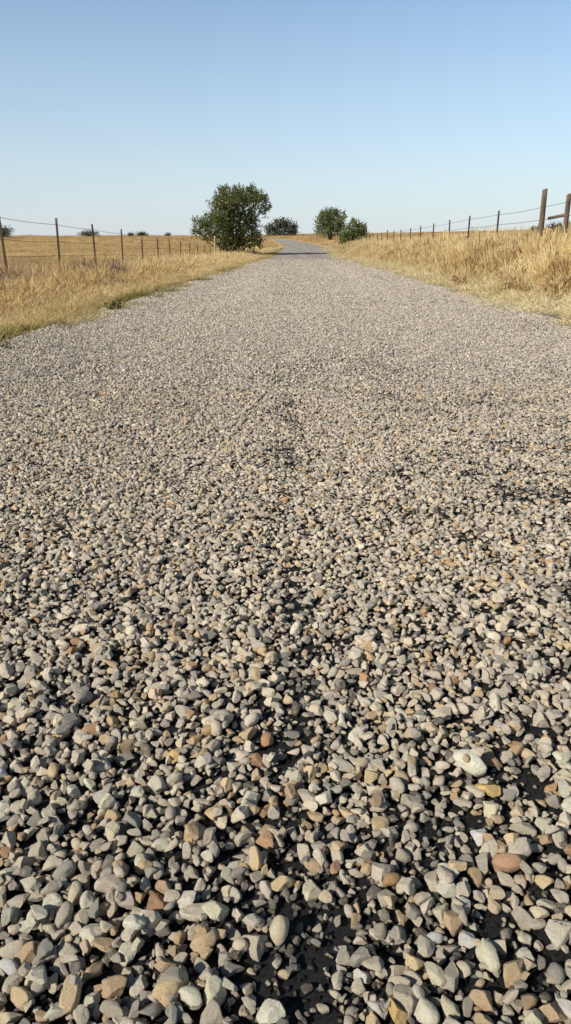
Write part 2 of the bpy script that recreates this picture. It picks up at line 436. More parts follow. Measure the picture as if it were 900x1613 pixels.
# ------------------------------------------------------------------ gravel packing: stones dropped on a height field
res = .004; X0, X1, Y0, Y1 = -2.9, 3.3, -.35, 4.7
hm = np.zeros((int((Y1 - Y0) / res) + 1, int((X1 - X0) / res) + 1), np.float32)
def bare(x, y):
    """0 = well covered, 1 = binder shows through"""
    x = np.asarray(x, float); y = np.asarray(y, float)
    br = fbm(x * 5 + 40, y * 3.2, 2)
    wob = .09 * (fbm(y * 2.2, x * .2 + 12, 3) - .5) * (1 + .3 * y)
    s = np.exp(-((x - .015 - wob) / (.026 + .03 * fbm(y * 4, x * 2 + 31) + .007 * y)) ** 2) * np.clip(.32 + 1.7 * (br - .30), .10, .85) * np.exp(-y / 7.0)
    p = smooth01((fbm(x * 3.1 + 7, y * 3.1 + 2, 3) - .56) / .2) * .5 * np.exp(-y / 5.0)
    q = .30 * np.exp(-((x - .10) / .08) ** 2 - ((y - .60) / .09) ** 2) + .30 * np.exp(-((x + .05) / .05) ** 2 - ((y - .72) / .05) ** 2)
    rgt = .46 * smooth01((x - .12) / .3) * (.55 + .45 * smooth01((y - .9) / .8)) * smooth01((fbm(x * 3.6 + 90, y * 4.6 + 5, 3) - .52) / .14) * (1 - smooth01((y - 4.5) / 3))
    return np.clip(s + p + q + rgt, 0, 1)
stones = []     # x,y,z,rx,ry,rz,s,proto,tint
def drop(x, y, s, k, sink=.30, rz=None, tilt=.30, tint=None, force=False, pct=.55, asp=None):
    r = s
    iy0 = int((y - r * .8 - Y0) / res); iy1 = int((y + r * .8 - Y0) / res) + 1
    ix0 = int((x - r * .8 - X0) / res); ix1 = int((x + r * .8 - X0) / res) + 1
    if iy0 < 0 or ix0 < 0 or iy1 >= hm.shape[0] or ix1 >= hm.shape[1]: return False
    w = hm[iy0:iy1, ix0:ix1]
    m = w.mean(); mx = w.max()
    base = m * (1 - pct) + mx * pct
    hh = SH[k] * s
    zc = base + hh * (1 - 2 * sink)
    if not force and zc + hh > .075: return False
    yy = (np.arange(iy0, iy1) * res + Y0 - y)[:, None] / r; xx = (np.arange(ix0, ix1) * res + X0 - x)[None, :] / r
    q = 1 - (xx * xx + yy * yy)
    top = zc + hh * np.sqrt(np.clip(q, 0, 1)) * .92
    np.copyto(w, np.where(q > 0, np.maximum(w, top), w))
    # tilt follows the slope of what lies under the stone
    stones.append((x, y, zc, rnd.gauss(0, tilt), rnd.gauss(0, tilt), rnd.uniform(0, 6.283) if rz is None else rz, s, k, tint))
    return True
def rand_tint(x, y):
    u = rnd.random(); cl = float(vnoise(x * 4 + 30, y * 4 + 11))
    if u < .03: return rnd.uniform(.0, .10)
    if u < .13: return rnd.uniform(.10, .25)
    if u < .72 - .10 * cl: return rnd.uniform(.25, .60)
    if u < .84 - .07 * cl: return rnd.uniform(.58, .72)
    if u < .975: return rnd.uniform(.72, .88)
    return rnd.uniform(.88, 1.0)
# 1: small chips pressed into the binder
A = rng.random((46000, 2))
A[:, 1] = A[:, 1] ** 1.9
for u, v in A:
    y = -.2 + v * 4.6; x = (u * 2 - 1) * (.45 + .45 * max(y, 0)) + .1
    b = float(bare(x, y))
    s = rnd.uniform(.0018, .0055) * (1 + .15 * max(y, 0))
    drop(x, y, s, rnd.randrange(20), .25, tint=(rnd.uniform(0, .10) if rnd.random() < .45 + .4 * b else rand_tint(x, y)), pct=.4)
# 2: the stones that stand out in the photograph
FEAT = [  # px, py, width px, colour class, shape, label
 (440, 1466, 42, 'cream', 'egg', 'egg-shaped pale cream stone standing upright in a dark gap at bottom centre'),
 (148, 1461, 48, 'pale grey', 'ang', 'blocky pale grey stone near the bottom left with a dark gap on its right'),
 (42, 1500, 40, 'brown', 'egg', 'smooth round brownish stone by the left edge near the bottom corner'),
 (268, 1551, 56, 'tan', 'egg', 'large flat-faced tan stone at the bottom left of the dark central gap'),
 (112, 1562, 50, 'tan', 'ang', 'tan stone tapering downward near the bottom left corner'),
 (338, 1557, 50, 'cream', 'ang', 'cream stone resting against another pale stone at the bottom edge'),
 (336, 1596, 50, 'grey', 'ang', 'pitted grey stone cut by the bottom edge left of centre'),
 (495, 1398, 42, 'cream', 'ang', 'tall cream stone right of the dark central streak'),
 (395, 1348, 32, 'white', 'ang', 'small near-white pointed stone just left of the central streak'),
 (418, 1319, 38, 'rust', 'ang', 'rusty pink triangular stone beside the central streak'),
 (395, 1256, 38, 'pale grey', 'ang', 'square pale grey stone left of the central streak'),
 (448, 1388, 34, 'tan', 'ang', 'rounded triangular tan stone on the central streak'),
 (683, 1383, 44, 'grey', 'ang', 'big blunt grey stone in the right half of the foreground'),
 (738, 1203, 52, 'pale grey', 'egg', 'large flat pale grey stone on the right above an ochre one'),
 (769, 1241, 40, 'ochre', 'ang', 'bright ochre yellow stone just below a large flat grey one'),
 (716, 1448, 42, 'brown', 'ang', 'warm brown stone in the lower right of the gravel'),
 (771, 1501, 44, 'cream', 'egg', 'smooth cream stone near the bottom right'),
 (706, 1531, 46, 'grey', 'ang', 'angular grey stone near the bottom edge right of centre'),
 (657, 1511, 44, 'tan', 'ang', 'mottled tan stone with flat top near the bottom right'),
 (672, 1417, 32, 'white', 'ang', 'brightest white wedge-shaped stone in the right foreground'),
 (765, 1569, 46, 'brown', 'ang', 'grey-brown stone by the bottom edge on the right'),
 (812, 1340, 46, 'pale grey', 'ang', 'long pale grey stone lying aslant on the far right'),
 (878, 1466, 48, 'pale grey', 'ang', 'pale grey slab-like stone at the right edge'),
 (208, 1286, 36, 'blue grey', 'ang', 'dark blue-grey stone standing on edge at left'),
 (175, 1394, 44, 'grey', 'egg', 'rounded grey stone in the left foreground'),
 (529, 1362, 26, 'rust', 'ang', 'narrow reddish stone standing on end right of centre'),
 (488, 1216, 30, 'tan', 'ang', 'pointed tan stone leaning over the central streak'),
 (600, 1370, 46, 'grey', 'ang', 'broad weathered grey stone right of the tall cream one'),
 (112, 1134, 32, 'blue grey', 'egg', 'flat blue-grey stone in the left middle of the gravel'),
 (350, 1130, 34, 'cream', 'egg', 'oval cream stone among small grey chips left of centre'),
 (427, 1590, 46, 'pale grey', 'ang', 'pale grey pointed stone cut by the bottom edge at centre'),
 (672, 1588, 44, 'pale grey', 'egg', 'light grey oval stone cut by the bottom edge right of centre'),
 (590, 1512, 42, 'grey', 'ang', 'flat topped grey stone right of the dark bottom hollow'),
 (868, 1592, 48, 'brown', 'ang', 'pinkish brown stone in the bottom right corner'),
 (60, 1440, 40, 'cream', 'ang', 'leaning cream stone near the left edge'),
 (322, 1478, 40, 'tan', 'egg', 'rounded tan stone left of the dark central gap'),
]
CLS = {'cream': (0.724, 0.632, 0.465), 'white': (0.800, 0.756, 0.632), 'pale grey': (0.673, 0.617, 0.507), 'grey': (0.551, 0.502, 0.409), 'blue grey': (0.367, 0.358, 0.321),
       'tan': (0.622, 0.488, 0.312), 'brown': (0.490, 0.373, 0.246), 'rust': (0.510, 0.328, 0.209), 'ochre': (0.653, 0.458, 0.205)}
feat_idx = {}
for px, py, wpx, cls, shp, lab in FEAT:
    g = ground(px, py + wpx * .12, .012); d = proj(*g)[2]
    s = wpx / F * d / 2 * .92
    k = rnd.choice([7, 15]) if shp == 'egg' else rnd.choice([i for i in range(20) if i % 8 != 7])
    if drop(g.x, g.y, s, k, .12, tilt=.25, force=True, pct=.3):
        feat_idx[len(stones) - 1] = (cls, lab)
    if 'egg-shaped' in lab:
        t = list(stones[-1]); t[3] = .2; t[4] = -.95; t[5] = 1.25; t[2] += .006; t[6] *= .95; t[7] = 20; stones[-1] = tuple(t)
# 3: the main body, big to small, riding up on each other
occ = {}
cell = .04
def clash(x, y, s, f):
    ci, cj = int(x // cell), int(y // cell)
    for i in range(ci - 1, ci + 2):
        for j in range(cj - 1, cj + 2):
            for (a, b, r) in occ.get((i, j), ()):
                if (a - x) ** 2 + (b - y) ** 2 < (f * (r + s)) ** 2: return True
    return False
def occupy(x, y, s): occ.setdefault((int(x // cell), int(y // cell)), []).append((x, y, s))
for i in feat_idx: occupy(stones[i][0], stones[i][1], stones[i][6])
_yt = np.linspace(-.25, 4.5, 400); _hw = np.minimum(.45 + .45 * np.maximum(_yt, 0), 2.72); _cd = np.cumsum(_hw); _cd /= _cd[-1]
AREA = float(2 * np.sum(_hw) * (_yt[1] - _yt[0]))
for s0, s1, dens, f, top in ((.0145, .0190, 260, .72, 0), (.0105, .0145, 2100, .63, 0), (.0076, .0105, 4300, .60, 0), (.0050, .0076, 6400, .62, 0), (.0032, .0050, 3600, .70, 0), (.008, .0140, 420, .0, 1)):
    P = rng.random((int(dens * AREA), 3))
    for u, v, w in P:
        y = float(np.interp(v, _cd, _yt)); hw = min(.45 + .45 * max(y, 0), 2.72)
        x = .1 + (u * 2 - 1) * hw + .016 * y
        if abs(x - (.18 + .0188 * y)) > ROADW + .04 or (s1 < .006 and y > 3): continue
        g = .95 - .27 * float(smooth01((y - .65) / 2.3))
        if not top and rnd.random() > .55 / g ** 2 * .82: continue
        s = (s0 + w * (s1 - s0)) * g
        b = float(bare(x, y))
        if rnd.random() < b * (1.05 if s > .007 else .8 if s > .005 else .5): continue
        if f and clash(x, y, s, f): continue
        tn = rand_tint(x, y) if rnd.random() > .65 * b * b else rnd.uniform(0, .12)
        if drop(x, y, s, rnd.randrange(20), .14 + rnd.random() * .22, tint=tn, pct=.22 if not top else .4, tilt=.36) and f: occupy(x, y, s)
# 4: scattered extras lying on top
for _ in range(1800):
    y = -.2 + rnd.random() ** 1.2 * 4.5; x = .1 + (rnd.random() * 2 - 1) * min(.7 + .46 * max(y, 0), 2.6)
    if rnd.random() < float(bare(x, y)): continue
    drop(x, y, rnd.uniform(.0045, .0095), rnd.randrange(20), .10, tint=rand_tint(x, y), pct=.5, tilt=.5)
print('near stones', len(stones))
S = np.array([[*t[:8], -1 if t[8] is None else t[8]] for t in stones])
S[:, 8] = np.where((S[:, 8] > .1) & (S[:, 8] < .72), S[:, 8] * (1 - .50 * smooth01((S[:, 1] - 1.5) / 3.1)), S[:, 8])
# road surface under each stone (the crown of the road)
S[:, 2] += road_z(S[:, 0], S[:, 1])
# which ones show largest
pr = [proj(*p) for p in S[:, :3]]
vis = np.array([(0 < a < 900) and (0 < b < 1625) for a, b, d in pr])
ci = np.clip(((S[:, 1] - Y0) / res).astype(int), 0, hm.shape[0] - 1); cj = np.clip(((S[:, 0] - X0) / res).astype(int), 0, hm.shape[1] - 1)
topness = (np.array([t[2] for t in stones]) + np.array([SH[int(t[7])] * t[6] for t in stones])) - hm[ci, cj]
app = np.where(vis & (topness > -.006), S[:, 6] / np.array([d for a, b, d in pr]), 0)
app[list(feat_idx)] = 0
order = np.argsort(-app)[:300 - len(feat_idx)]
single = set(int(i) for i in order) | set(feat_idx)
smesh = {}
def stone_mesh(k):
    if k not in smesh:
        me = np_mesh('stone', STONES[k], IF, 3); me.shade_smooth(); me.materials.append(M_gravel); smesh[k] = me
    return smesh[k]
M_cls = {c: stone_material('stone_' + c.replace(' ', '_'), v) for c, v in CLS.items()}
GEN = [('cream', .10), ('white', .03), ('pale grey', .27), ('grey', .25), ('blue grey', .08), ('tan', .13), ('brown', .07), ('rust', .022), ('ochre', .012)]
def pick_cls():
    u = rnd.random() * sum(w for _, w in GEN)
    for c, w in GEN:
        u -= w
        if u <= 0: return c
    return 'grey'
for i in sorted(single):
    x, y, z, rx, ry_, rz, s, k, t = S[i]; k = int(k)
    o = bpy.data.objects.new('stone', stone_mesh(k)); col.objects.link(o)
    o.location = (x, y, z); o.rotation_euler = (rx, ry_, rz); o.scale = (s, s, s) if 'egg-shaped' in feat_idx.get(i, ('', ''))[1] else (s, s, s)
    rounded = k % 8 == 7
    if i in feat_idx:
        cls, lab = feat_idx[i]; tag(o, lab, 'stone', 'large stones in the nearest gravel')
    else:
        cls = pick_cls(); sh = 'rounded' if rounded else 'angular'
        tag(o, '%s %s stone loose among the largest gravel nearest the viewer' % (sh, cls), 'stone', '%s %s stones in the nearest gravel' % (sh, cls))
    o.material_slots[0].link = 'OBJECT'; o.material_slots[0].material = M_cls[cls]
rest = np.array([i for i in range(len(S)) if i not in single])
G = S[rest]
# far gravel, jittered
far = []
def far_band(y0, y1, sp, s0, s1):
    ys = np.arange(y0, y1, sp); xs = np.arange(-ROADW - .7, ROADW + .7, sp)
    XX, YY = np.meshgrid(xs, ys); XX = XX + rng.uniform(-.42, .42, XX.shape) * sp; YY = YY + rng.uniform(-.42, .42, YY.shape) * sp
    x = (XX + xc(YY)).ravel(); y = YY.ravel()
    keep = (np.abs(x) < .42 * y + 1.4) & (rng.random(len(x)) < np.exp(-np.clip(np.abs(x - xc(y)) - ROADW - .06 - .16 * fbm(y * 1.5, y * .2), 0, 9) / .14)) & (rng.random(len(x)) > smooth01((y - 14) / 46)) & (rng.random(len(x)) > .35 * smooth01((fbm(x * 1.4 + 7, y * .8) - .5) / .2))
    x = x[keep]; y = y[keep]; n = len(x)
    s = rng.uniform(s0, s1, n)
    z = road_z(x, y) + s * rng.uniform(-.2, 1.25, n) + .002
    dd_ = np.abs(x - xc(y)); z = np.where(dd_ > ROADW + .22, H(x, y) + s * .3, np.maximum(H(x, y) + s * .3, z))
    u = rng.random(n)
    t = np.where(u < .14, rng.uniform(0, .10, n), np.where(u < .91, rng.uniform(.08, .37, n), np.where(u < .968, rng.uniform(.45, .62, n), rng.uniform(.80, .99, n))))
    far.append(np.stack([x, y, z, rng.normal(0, .35, n), rng.normal(0, .35, n), rng.uniform(0, 6.28, n), s, rng.integers(0, 20, n), t], -1))
far_band(4.42, 7.2, .0138, .0055, .0108); far_band(7.2, 11, .0150, .006, .0118); far_band(11, 18, .0195, .0075, .0135); far_band(18, 34, .030, .011, .017); far_band(34, 62, .055, .016, .024)
def side_fill():
    sp = .0165
    XX, YY = np.meshgrid(np.arange(-ROADW - .3, ROADW + .3, sp), np.arange(-1.6, 4.45, sp))
    x = (XX + rng.uniform(-.42, .42, XX.shape) * sp).ravel(); y = (YY + rng.uniform(-.42, .42, XX.shape) * sp).ravel(); x = x + xc(y)
    hw = np.minimum(.45 + .45 * np.maximum(y, 0), 2.72); u = np.abs(x - .1 - .016 * y)
    k = ((u > hw - .01) | (y < -.24)) & (rng.random(len(x)) < np.exp(-np.clip(np.abs(x - xc(y)) - ROADW, 0, 9) / .12))
    x = x[k]; y = y[k]; n = len(x); s = rng.uniform(.0065, .0135, n); dd_ = np.abs(x - xc(y))
    z = np.where(dd_ > ROADW + .22, H(x, y) + s * .3, road_z(x, y) + s * rng.uniform(-.1, 1.3, n) + .002)
    u = rng.random(n)
    t = np.where(u < .1, rng.uniform(0, .10, n), np.where(u < .86, rng.uniform(.12, .55, n), np.where(u < .94, rng.uniform(.5, .7, n), rng.uniform(.76, .99, n))))
    far.append(np.stack([x, y, z, rng.normal(0, .35, n), rng.normal(0, .35, n), rng.uniform(0, 6.28, n), s, rng.integers(0, 20, n), t], -1))
side_fill()
G = np.concatenate([G] + far)
print('gravel', len(G))
G[:, 8] = np.where(G[:, 8] < .72, G[:, 8] * (.80 + .40 * fbm((G[:, 0] - xc(G[:, 1])) * 1.5 + 20, G[:, 1] * .05, 2)), G[:, 8])     # wheel tracks: lengthwise bands of cleaner and dirtier stone
n = len(G)
sc3 = G[:, 6:7] * np.stack([rng.uniform(.85, 1.2, n), rng.uniform(.85, 1.1, n), rng.uniform(.8, 1.15, n)], -1)
lowV, lowF = ico(3)
scatter('gravel', [(v, IF) for v in STONES], G[:, :3], G[:, 3:6], sc3, G[:, 7].astype(int), np.clip(G[:, 8], 0, 1), M_gravel,
        'loose grey and tan gravel chips covering the road surface', 'gravel')

# ------------------------------------------------------------------ grass prototypes
def blade_tuft(seed, nb, spread, lean, width, h0, h1, bend, head=0.0, seg=4):
    """unit-height tuft of separate bent blades"""
    r = np.random.default_rng(seed); Vv = []; Ff = []
    for b in range(nb):
        an = r.uniform(0, 6.283); rr = spread * math.sqrt(r.random())
        bx, by = rr * math.cos(an), rr * math.sin(an)
        h = r.uniform(h0, h1); da = an + r.normal(0, .8); l = abs(r.normal(lean, lean * .6)); bd = r.uniform(.2, 1) * bend
        wa = r.uniform(0, 3.14); wx, wy = math.cos(wa), math.sin(wa); w = width * r.uniform(.6, 1.3)
        b0 = len(Vv)
        for i in range(seg + 1):
            t = i / seg
            out = h * (l * t + bd * t ** 2.4); z = h * (t - .35 * bd * t ** 3)
            cx_, cy_ = bx + math.cos(da) * out, by + math.sin(da) * out
            ww = w * (1 - t ** 1.6) * .5 + w * .06
            if head and t > .68: ww = w * head * (1.15 - abs(t - .86) * 4) * .5 + w * .1
            Vv.append((cx_ - wx * ww, cy_ - wy * ww, z)); Vv.append((cx_ + wx * ww, cy_ + wy * ww, z))
        for i in range(seg):
            a = b0 + 2 * i; Ff.append((a, a + 1, a + 3, a + 2))
    return np.array(Vv), np.array(Ff)
T_short = [blade_tuft(i, 24, .33, .6, .055, .35, 1.0, .5) for i in range(6)]
T_mid = [blade_tuft(20 + i, 22, .20, .34, .034, .45, 1.0, .35, head=.0 if i % 2 else 1.3) for i in range(6)]
T_tall = [blade_tuft(40 + i, 20, .15, .15, .020, .55, 1.0, .22, head=1.8 if i % 3 else 0, seg=5) for i in range(7)]
T_field = [blade_tuft(60 + i, 34, .75, .30, .050, .45, 1.0, .4, head=1.2 if i % 2 else 0, seg=3) for i in range(6)]

def scatter_band(name, protos, mat, label, fn, n_try, h_fn, w_fn, tint_fn):
    """fn returns x,y candidate arrays with acceptance"""
    x, y = fn(n_try)
    n = len(x); z = H(x, y) - .01
    h = h_fn(x, y, n); w = w_fn(x, y, n)
    rot = np.stack([rng.normal(0, .10, n), rng.normal(.05, .10, n), rng.uniform(0, 6.283, n)], -1)
    print(name, n)
    return scatter(name, protos, np.stack([x, y, z], -1), rot, np.stack([w, w, h], -1), rng.integers(0, len(protos), n), np.clip(tint_fn(x, y, n), 0, 1), mat, label, 'grass')
def band(side, d0, d1, y0, y1, pw=1.0, xlim=True):
    def fn(n):
        y = y0 + (y1 - y0) * rng.random(n) ** pw
        d = (d0 + (d1 - d0) * rng.random(n)) * side
        x = xc(y) + d
        k = (np.abs(x) < .43 * y + 3.0)
        return x[k], y[k]
    return fn
edgeL = lambda y: ROADW + .10 + 1.3 * (fbm(y * 1.1 + 5, y * .1) - .5) + .7 * (fbm(y * 4.5, y * .3 + 7) - .5)
edgeR = lambda y: ROADW + .08 + 1.1 * (fbm(y * 1.1 + 50, y * .1) - .5) + .7 * (fbm(y * 4.5, y * .3 + 77) - .5)
def keep(fn, cond):
    def g(n):
        x, y = fn(n); k = cond(x, y); return x[k], y[k]
    return g
# left verge: short, yellow-green, ragged at the gravel
fL = keep(band(-1, 2.2, 5.6, 3, 95, 1.9), lambda x, y: ((xc(y) - x) > edgeL(y)) & (rng.random(len(x)) < .25 + .9 * fbm(x * 1.6, y * 1.6, 2)))
scatter_band('verge_grass', T_short, M_verge_l, 'short yellow-green verge grass along the left road edge', fL, 20000,
    lambda x, y, n: rng.uniform(.09, .20, n) * np.where(rng.random(n) < .08, 1.7, 1.0) * (.6 + .5 * smooth01((xc(y) - x - 2.7) / 1.2)) * (.7 + .7 * fbm(x * .9, y * .9)) * (1 + np.clip(y - 25, 0, 99) * .006),
    lambda x, y, n: rng.uniform(.16, .26, n) * (1 + np.clip(y - 15, 0, 99) * .012),
    lambda x, y, n: .36 + .65 * smooth01((xc(y) - x - 2.6) / 1.0) * fbm(x * .7 + 3, y * .7) - .42 * smooth01((fbm(x * 1.2 + 4, y * .7, 2) - .47) / .14) * (1 - smooth01((xc(y) - x - 3.0) / .9)) + .35 * (fbm(x * .35, y * .35 + 60) - .35) + rng.normal(0, .12, n) + .15 * smooth01((y - 15) / 30))
# left rough grass from the verge to the fence
fL2 = keep(band(-1, 3.6, 8.2, 5, 100, 1.7), lambda x, y: rng.random(len(x)) < .3 + .7 * smooth01((xc(y) - x - 3.7 - .5 * fbm(y * .5, x * .1)) / .9))
scatter_band('rough_grass', T_mid, M_tall_l, 'tawny and purple-brown rough grass between left verge and fence', fL2, 24000,
    lambda x, y, n: rng.uniform(.19, .37, n) * (.55 + .75 * smooth01((xc(y) - x - 3.8) / 1.6)) * (.5 + 1.0 * fbm(x * .9 + 9, y * .9, 3)) * np.exp(rng.normal(0, .24, n)) * (1 - .35 * smooth01((xc(y) - x - 6.6) / 1.4)),
    lambda x, y, n: rng.uniform(.30, .5, n) * (1 + np.clip(y - 20, 0, 99) * .012),
    lambda x, y, n: .58 - .72 * smooth01((fbm(x * .7 + 8, y * .35 + 3, 3) - .46) / .14) * smooth01((xc(y) - x - 4.0) / .8) * (1 - smooth01((y - 24) / 16)) + rng.normal(0, .16, n) + .25 * smooth01((y - 22) / 12))
# right verge: pale mown straw
fR = keep(band(1, 2.2, 5.4, 3, 100, 1.9), lambda x, y: ((x - xc(y)) > edgeR(y)) & (rng.random(len(x)) < .35 + .9 * fbm(x * 1.6 + 70, y * 1.6, 2)))
scatter_band('verge_straw', T_short, M_verge_r, 'pale straw coloured short grass along the right road edge', fR, 30000,
    lambda x, y, n: rng.uniform(.08, .18, n) * np.where(rng.random(n) < .08, 1.7, 1.0) * (.55 + .6 * smooth01((x - xc(y) - 2.7) / 1.2)) * (.7 + .7 * fbm(x * .9 + 20, y * .9)) * (1 + np.clip(y - 25, 0, 99) * .006),
    lambda x, y, n: rng.uniform(.16, .28, n) * (1 + np.clip(y - 15, 0, 99) * .012),
    lambda x, y, n: .2 + .75 * fbm(x * .8 + 33, y * .8) + rng.normal(0, .15, n))
# right tall golden grass
fR2 = keep(band(1, 3.5, 14.0, 6, 105, 1.6), lambda x, y: rng.random(len(x)) < (.05 + .95 * smooth01((x - xc(y) - 3.55 - .6 * fbm(y * .45 + 4, x * .1)) / .8)) * (1 - .6 * smooth01((x - xc(y) - 8) / 5)))
scatter_band('tall_grass', T_tall, M_tall_r, 'tall golden dry grass on the bank below the right fence', fR2, 62000,
    lambda x, y, n: rng.uniform(.38, .74, n) * (.65 + .45 * smooth01((x - xc(y) - 3.9) / 1.5)) * (.6 + .8 * fbm(x * .8 + 2, y * .8, 3)) * np.exp(rng.normal(0, .16, n)) * (1 - .45 * smooth01((x - xc(y) - 8.0) / 2)),
    lambda x, y, n: rng.uniform(.45, .75, n) * (1 + np.clip(y - 20, 0, 99) * .014),
    lambda x, y, n: .45 + .6 * (fbm(x * .5 + 13, y * .5, 3) - .45) + rng.normal(0, .18, n) - .28 * smooth01((fbm(x * .9 + 90, y * .9) - .58) / .1) + .1 * smooth01((y - 30) / 20))
# open fields both sides to the crest
def field(n):
    y = 9 + 330 * rng.random(n) ** 1.9
    x = (rng.random(n) * 2 - 1) * (.44 * y + 6)
    d = x - xc(y)
    near = y < 120
    k = np.where(near, (d < -7.2) | (d > 10.5), np.abs(d) > 4.0)
    return x[k], y[k]
scatter_band('field_grass', T_field, M_field, 'dry golden pasture grass covering the fields on both sides', field, 72000,
    lambda x, y, n: rng.uniform(.16, .34, n) * (1 + np.clip(y - 60, 0, 300) * .003),
    lambda x, y, n: rng.uniform(.26, .42, n) * (1 + np.clip(y - 14, 0, 300) * .016),
    lambda x, y, n: .30 + .65 * (fbm(x * .06 + 5, y * .03 + 3, 3) - .25) + rng.normal(0, .14, n) - .15 * smooth01((fbm(x * .02 + 55, y * .05, 2) - .5) / .15))

# ------------------------------------------------------------------ fences
def t_post(parent, x, y, z0, top, seed, mat=M_rust):
    r = random.Random(seed); h = top - z0; V = []; Fc = []
    def box(x0, x1, y0, y1, z_0, z_1):
        b = len(V)
        for zz in (z_0, z_1):
            for (a, c) in ((x0, y0), (x1, y0), (x1, y1), (x0, y1)): V.append(Vector((a, c, zz)))
        Fc.extend([(b, b + 3, b + 2, b + 1), (b + 4, b + 5, b + 6, b + 7)] + [(b + i, b + (i + 1) % 4, b + 4 + (i + 1) % 4, b + 4 + i) for i in range(4)])
    box(-.031, .031, -.006, .006, -.30, h)             # face of the T
    box(-.006, .006, .008, .048, -.30, h - .002)       # web
    zz = .25
    while zz < h - .03:
        box(-.012, .012, -.015, -.008, zz, zz + .022); zz += .055   # studs for the wire clips
    o = mesh_obj('post', V, Fc, mat, parent)
    o.location = (x, y, z0); o.rotation_euler = (r.gauss(0, .016), r.gauss(0, .016), r.gauss(0, .15))
    V2 = []; F2 = []; tl = .13
    V_, F_ = V, Fc
    V = []; Fc = []
    b = 0
    for (x0, x1, y0, y1) in ((-.034, .034, -.009, .0085), (-.009, .009, .0095, .051)):
        b = len(V2)
        for zz in (h - tl, h + .004):
            for (a, c) in ((x0, y0), (x1, y0), (x1, y1), (x0, y1)): V2.append(Vector((a, c, zz)))
        F2.extend([(b, b + 3, b + 2, b + 1), (b + 4, b + 5, b + 6, b + 7)] + [(b + i, b + (i + 1) % 4, b + 4 + (i + 1) % 4, b + 4 + i) for i in range(4)])
    mesh_obj('post_tip', V2, F2, M_tip, o)
    return o
def wood_post(parent, x, y, z0, top, rad, mat, seed, lean=(0, 0)):
    r = random.Random(seed); V = []; Fc = []; n = 14; rows = 10
    h = top - z0
    for i in range(rows + 1):
        t = i / rows
        for k in range(n):
            a = 2 * math.pi * k / n
            rr = rad * (1.05 - .10 * t) * (1 + .08 * mnoise.noise(Vector((math.cos(a) * 1.5 + seed, math.sin(a) * 1.5, t * 2))))
            V.append(Vector((math.cos(a) * rr, math.sin(a) * rr, -.3 + (h + .3) * t + (.02 * math.cos(a + 1) if i == rows else 0))))
    for i in range(rows):
        for k in range(n):
            a = i * n + k; b = i * n + (k + 1) % n; Fc.append((a, b, b + n, a + n))
    Fc.append(tuple(rows * n + k for k in range(n)))
    o = mesh_obj('wooden_post', V, Fc, mat, parent, True)
    o.location = (x, y, z0); o.rotation_euler = (lean[0], lean[1], 0)
    return o
def strand(parent, pts, r, seed, barbs=True):
    V = []; Fc = []; path = []; rr = random.Random(seed)
    for a, b in zip(pts[:-1], pts[1:]):
        a = Vector(a); b = Vector(b); L_ = (b - a).length; sag = .004 * L_ * rr.uniform(.5, 1.8)
        for i in range(5):
            t = i / 5; p = a.lerp(b, t); p.z -= sag * 4 * t * (1 - t); path.append(p)
    path.append(Vector(pts[-1])); tube(V, Fc, path, r, 5)
    if barbs:
        near = [p for p in path if p.y < 40]
        for a, b in zip(near[:-1], near[1:]):
            m_ = max(1, int((b - a).length / .16))
            for i in range(m_):
                p = a.lerp(b, (i + .5) / m_); d = Vector((rr.gauss(0, 1), rr.gauss(0, .3), rr.gauss(0, 1))).normalized() * .022
                tube(V, Fc, [p - d, p + d], .0018, 3)
    return mesh_obj('wire', V, Fc, M_wire, parent, True)

# left fence
LF = [(0, 330), (87, 343.5), (146.5, 353), (190, 361), (223, 373), (248.5, 374), (267.5, 375), (284, 380), (298, 381), (311, 384), (322, 385), (331, 386), (347, 387), (356, 388)]
fence_l = empty('wire_fence', (-8.2, 18, 0)); inv_l = Matrix.Translation(-Vector((-8.2, 18, 0)))
offL = Vector((-8.2, 18, 0)); XL = 7.0
postsL = []
for i, (px, ty) in enumerate(LF):
    Y = XL * 1224.0 / (462.0 - px) if px < 315 else 58 + 4.2 * (i - 9)
    p = at(px, ty, Y); z0 = float(H(p.x, p.y))
    top = max(p.z, z0 + .95)
    t_post(fence_l, p.x - offL.x, p.y - offL.y, z0, top, i)
    postsL.append((p.x, p.y, z0, top))
# one more post standing just outside the left edge, to carry the wires
Y = XL * 1224 / (462 + 145); p = at(-145, 310, Y); z0 = float(H(p.x, p.y)); t_post(fence_l, p.x - offL.x, p.y - offL.y, z0, p.z, 99)
postsL.insert(0, (p.x, p.y, z0, p.z))
for wi, fr in enumerate((.90, .63, .41, .19)):
    strand(fence_l, [(x - offL.x, y - offL.y - .022, z0 + (tp - z0) * fr) for (x, y, z0, tp) in postsL], .0055, 5 + wi)
pw = at(338.5, 372, 66); zb = float(H(pw.x, pw.y)); wood_post(fence_l, pw.x - offL.x, pw.y - offL.y, zb, pw.z, .085, M_wood_pale, 3)
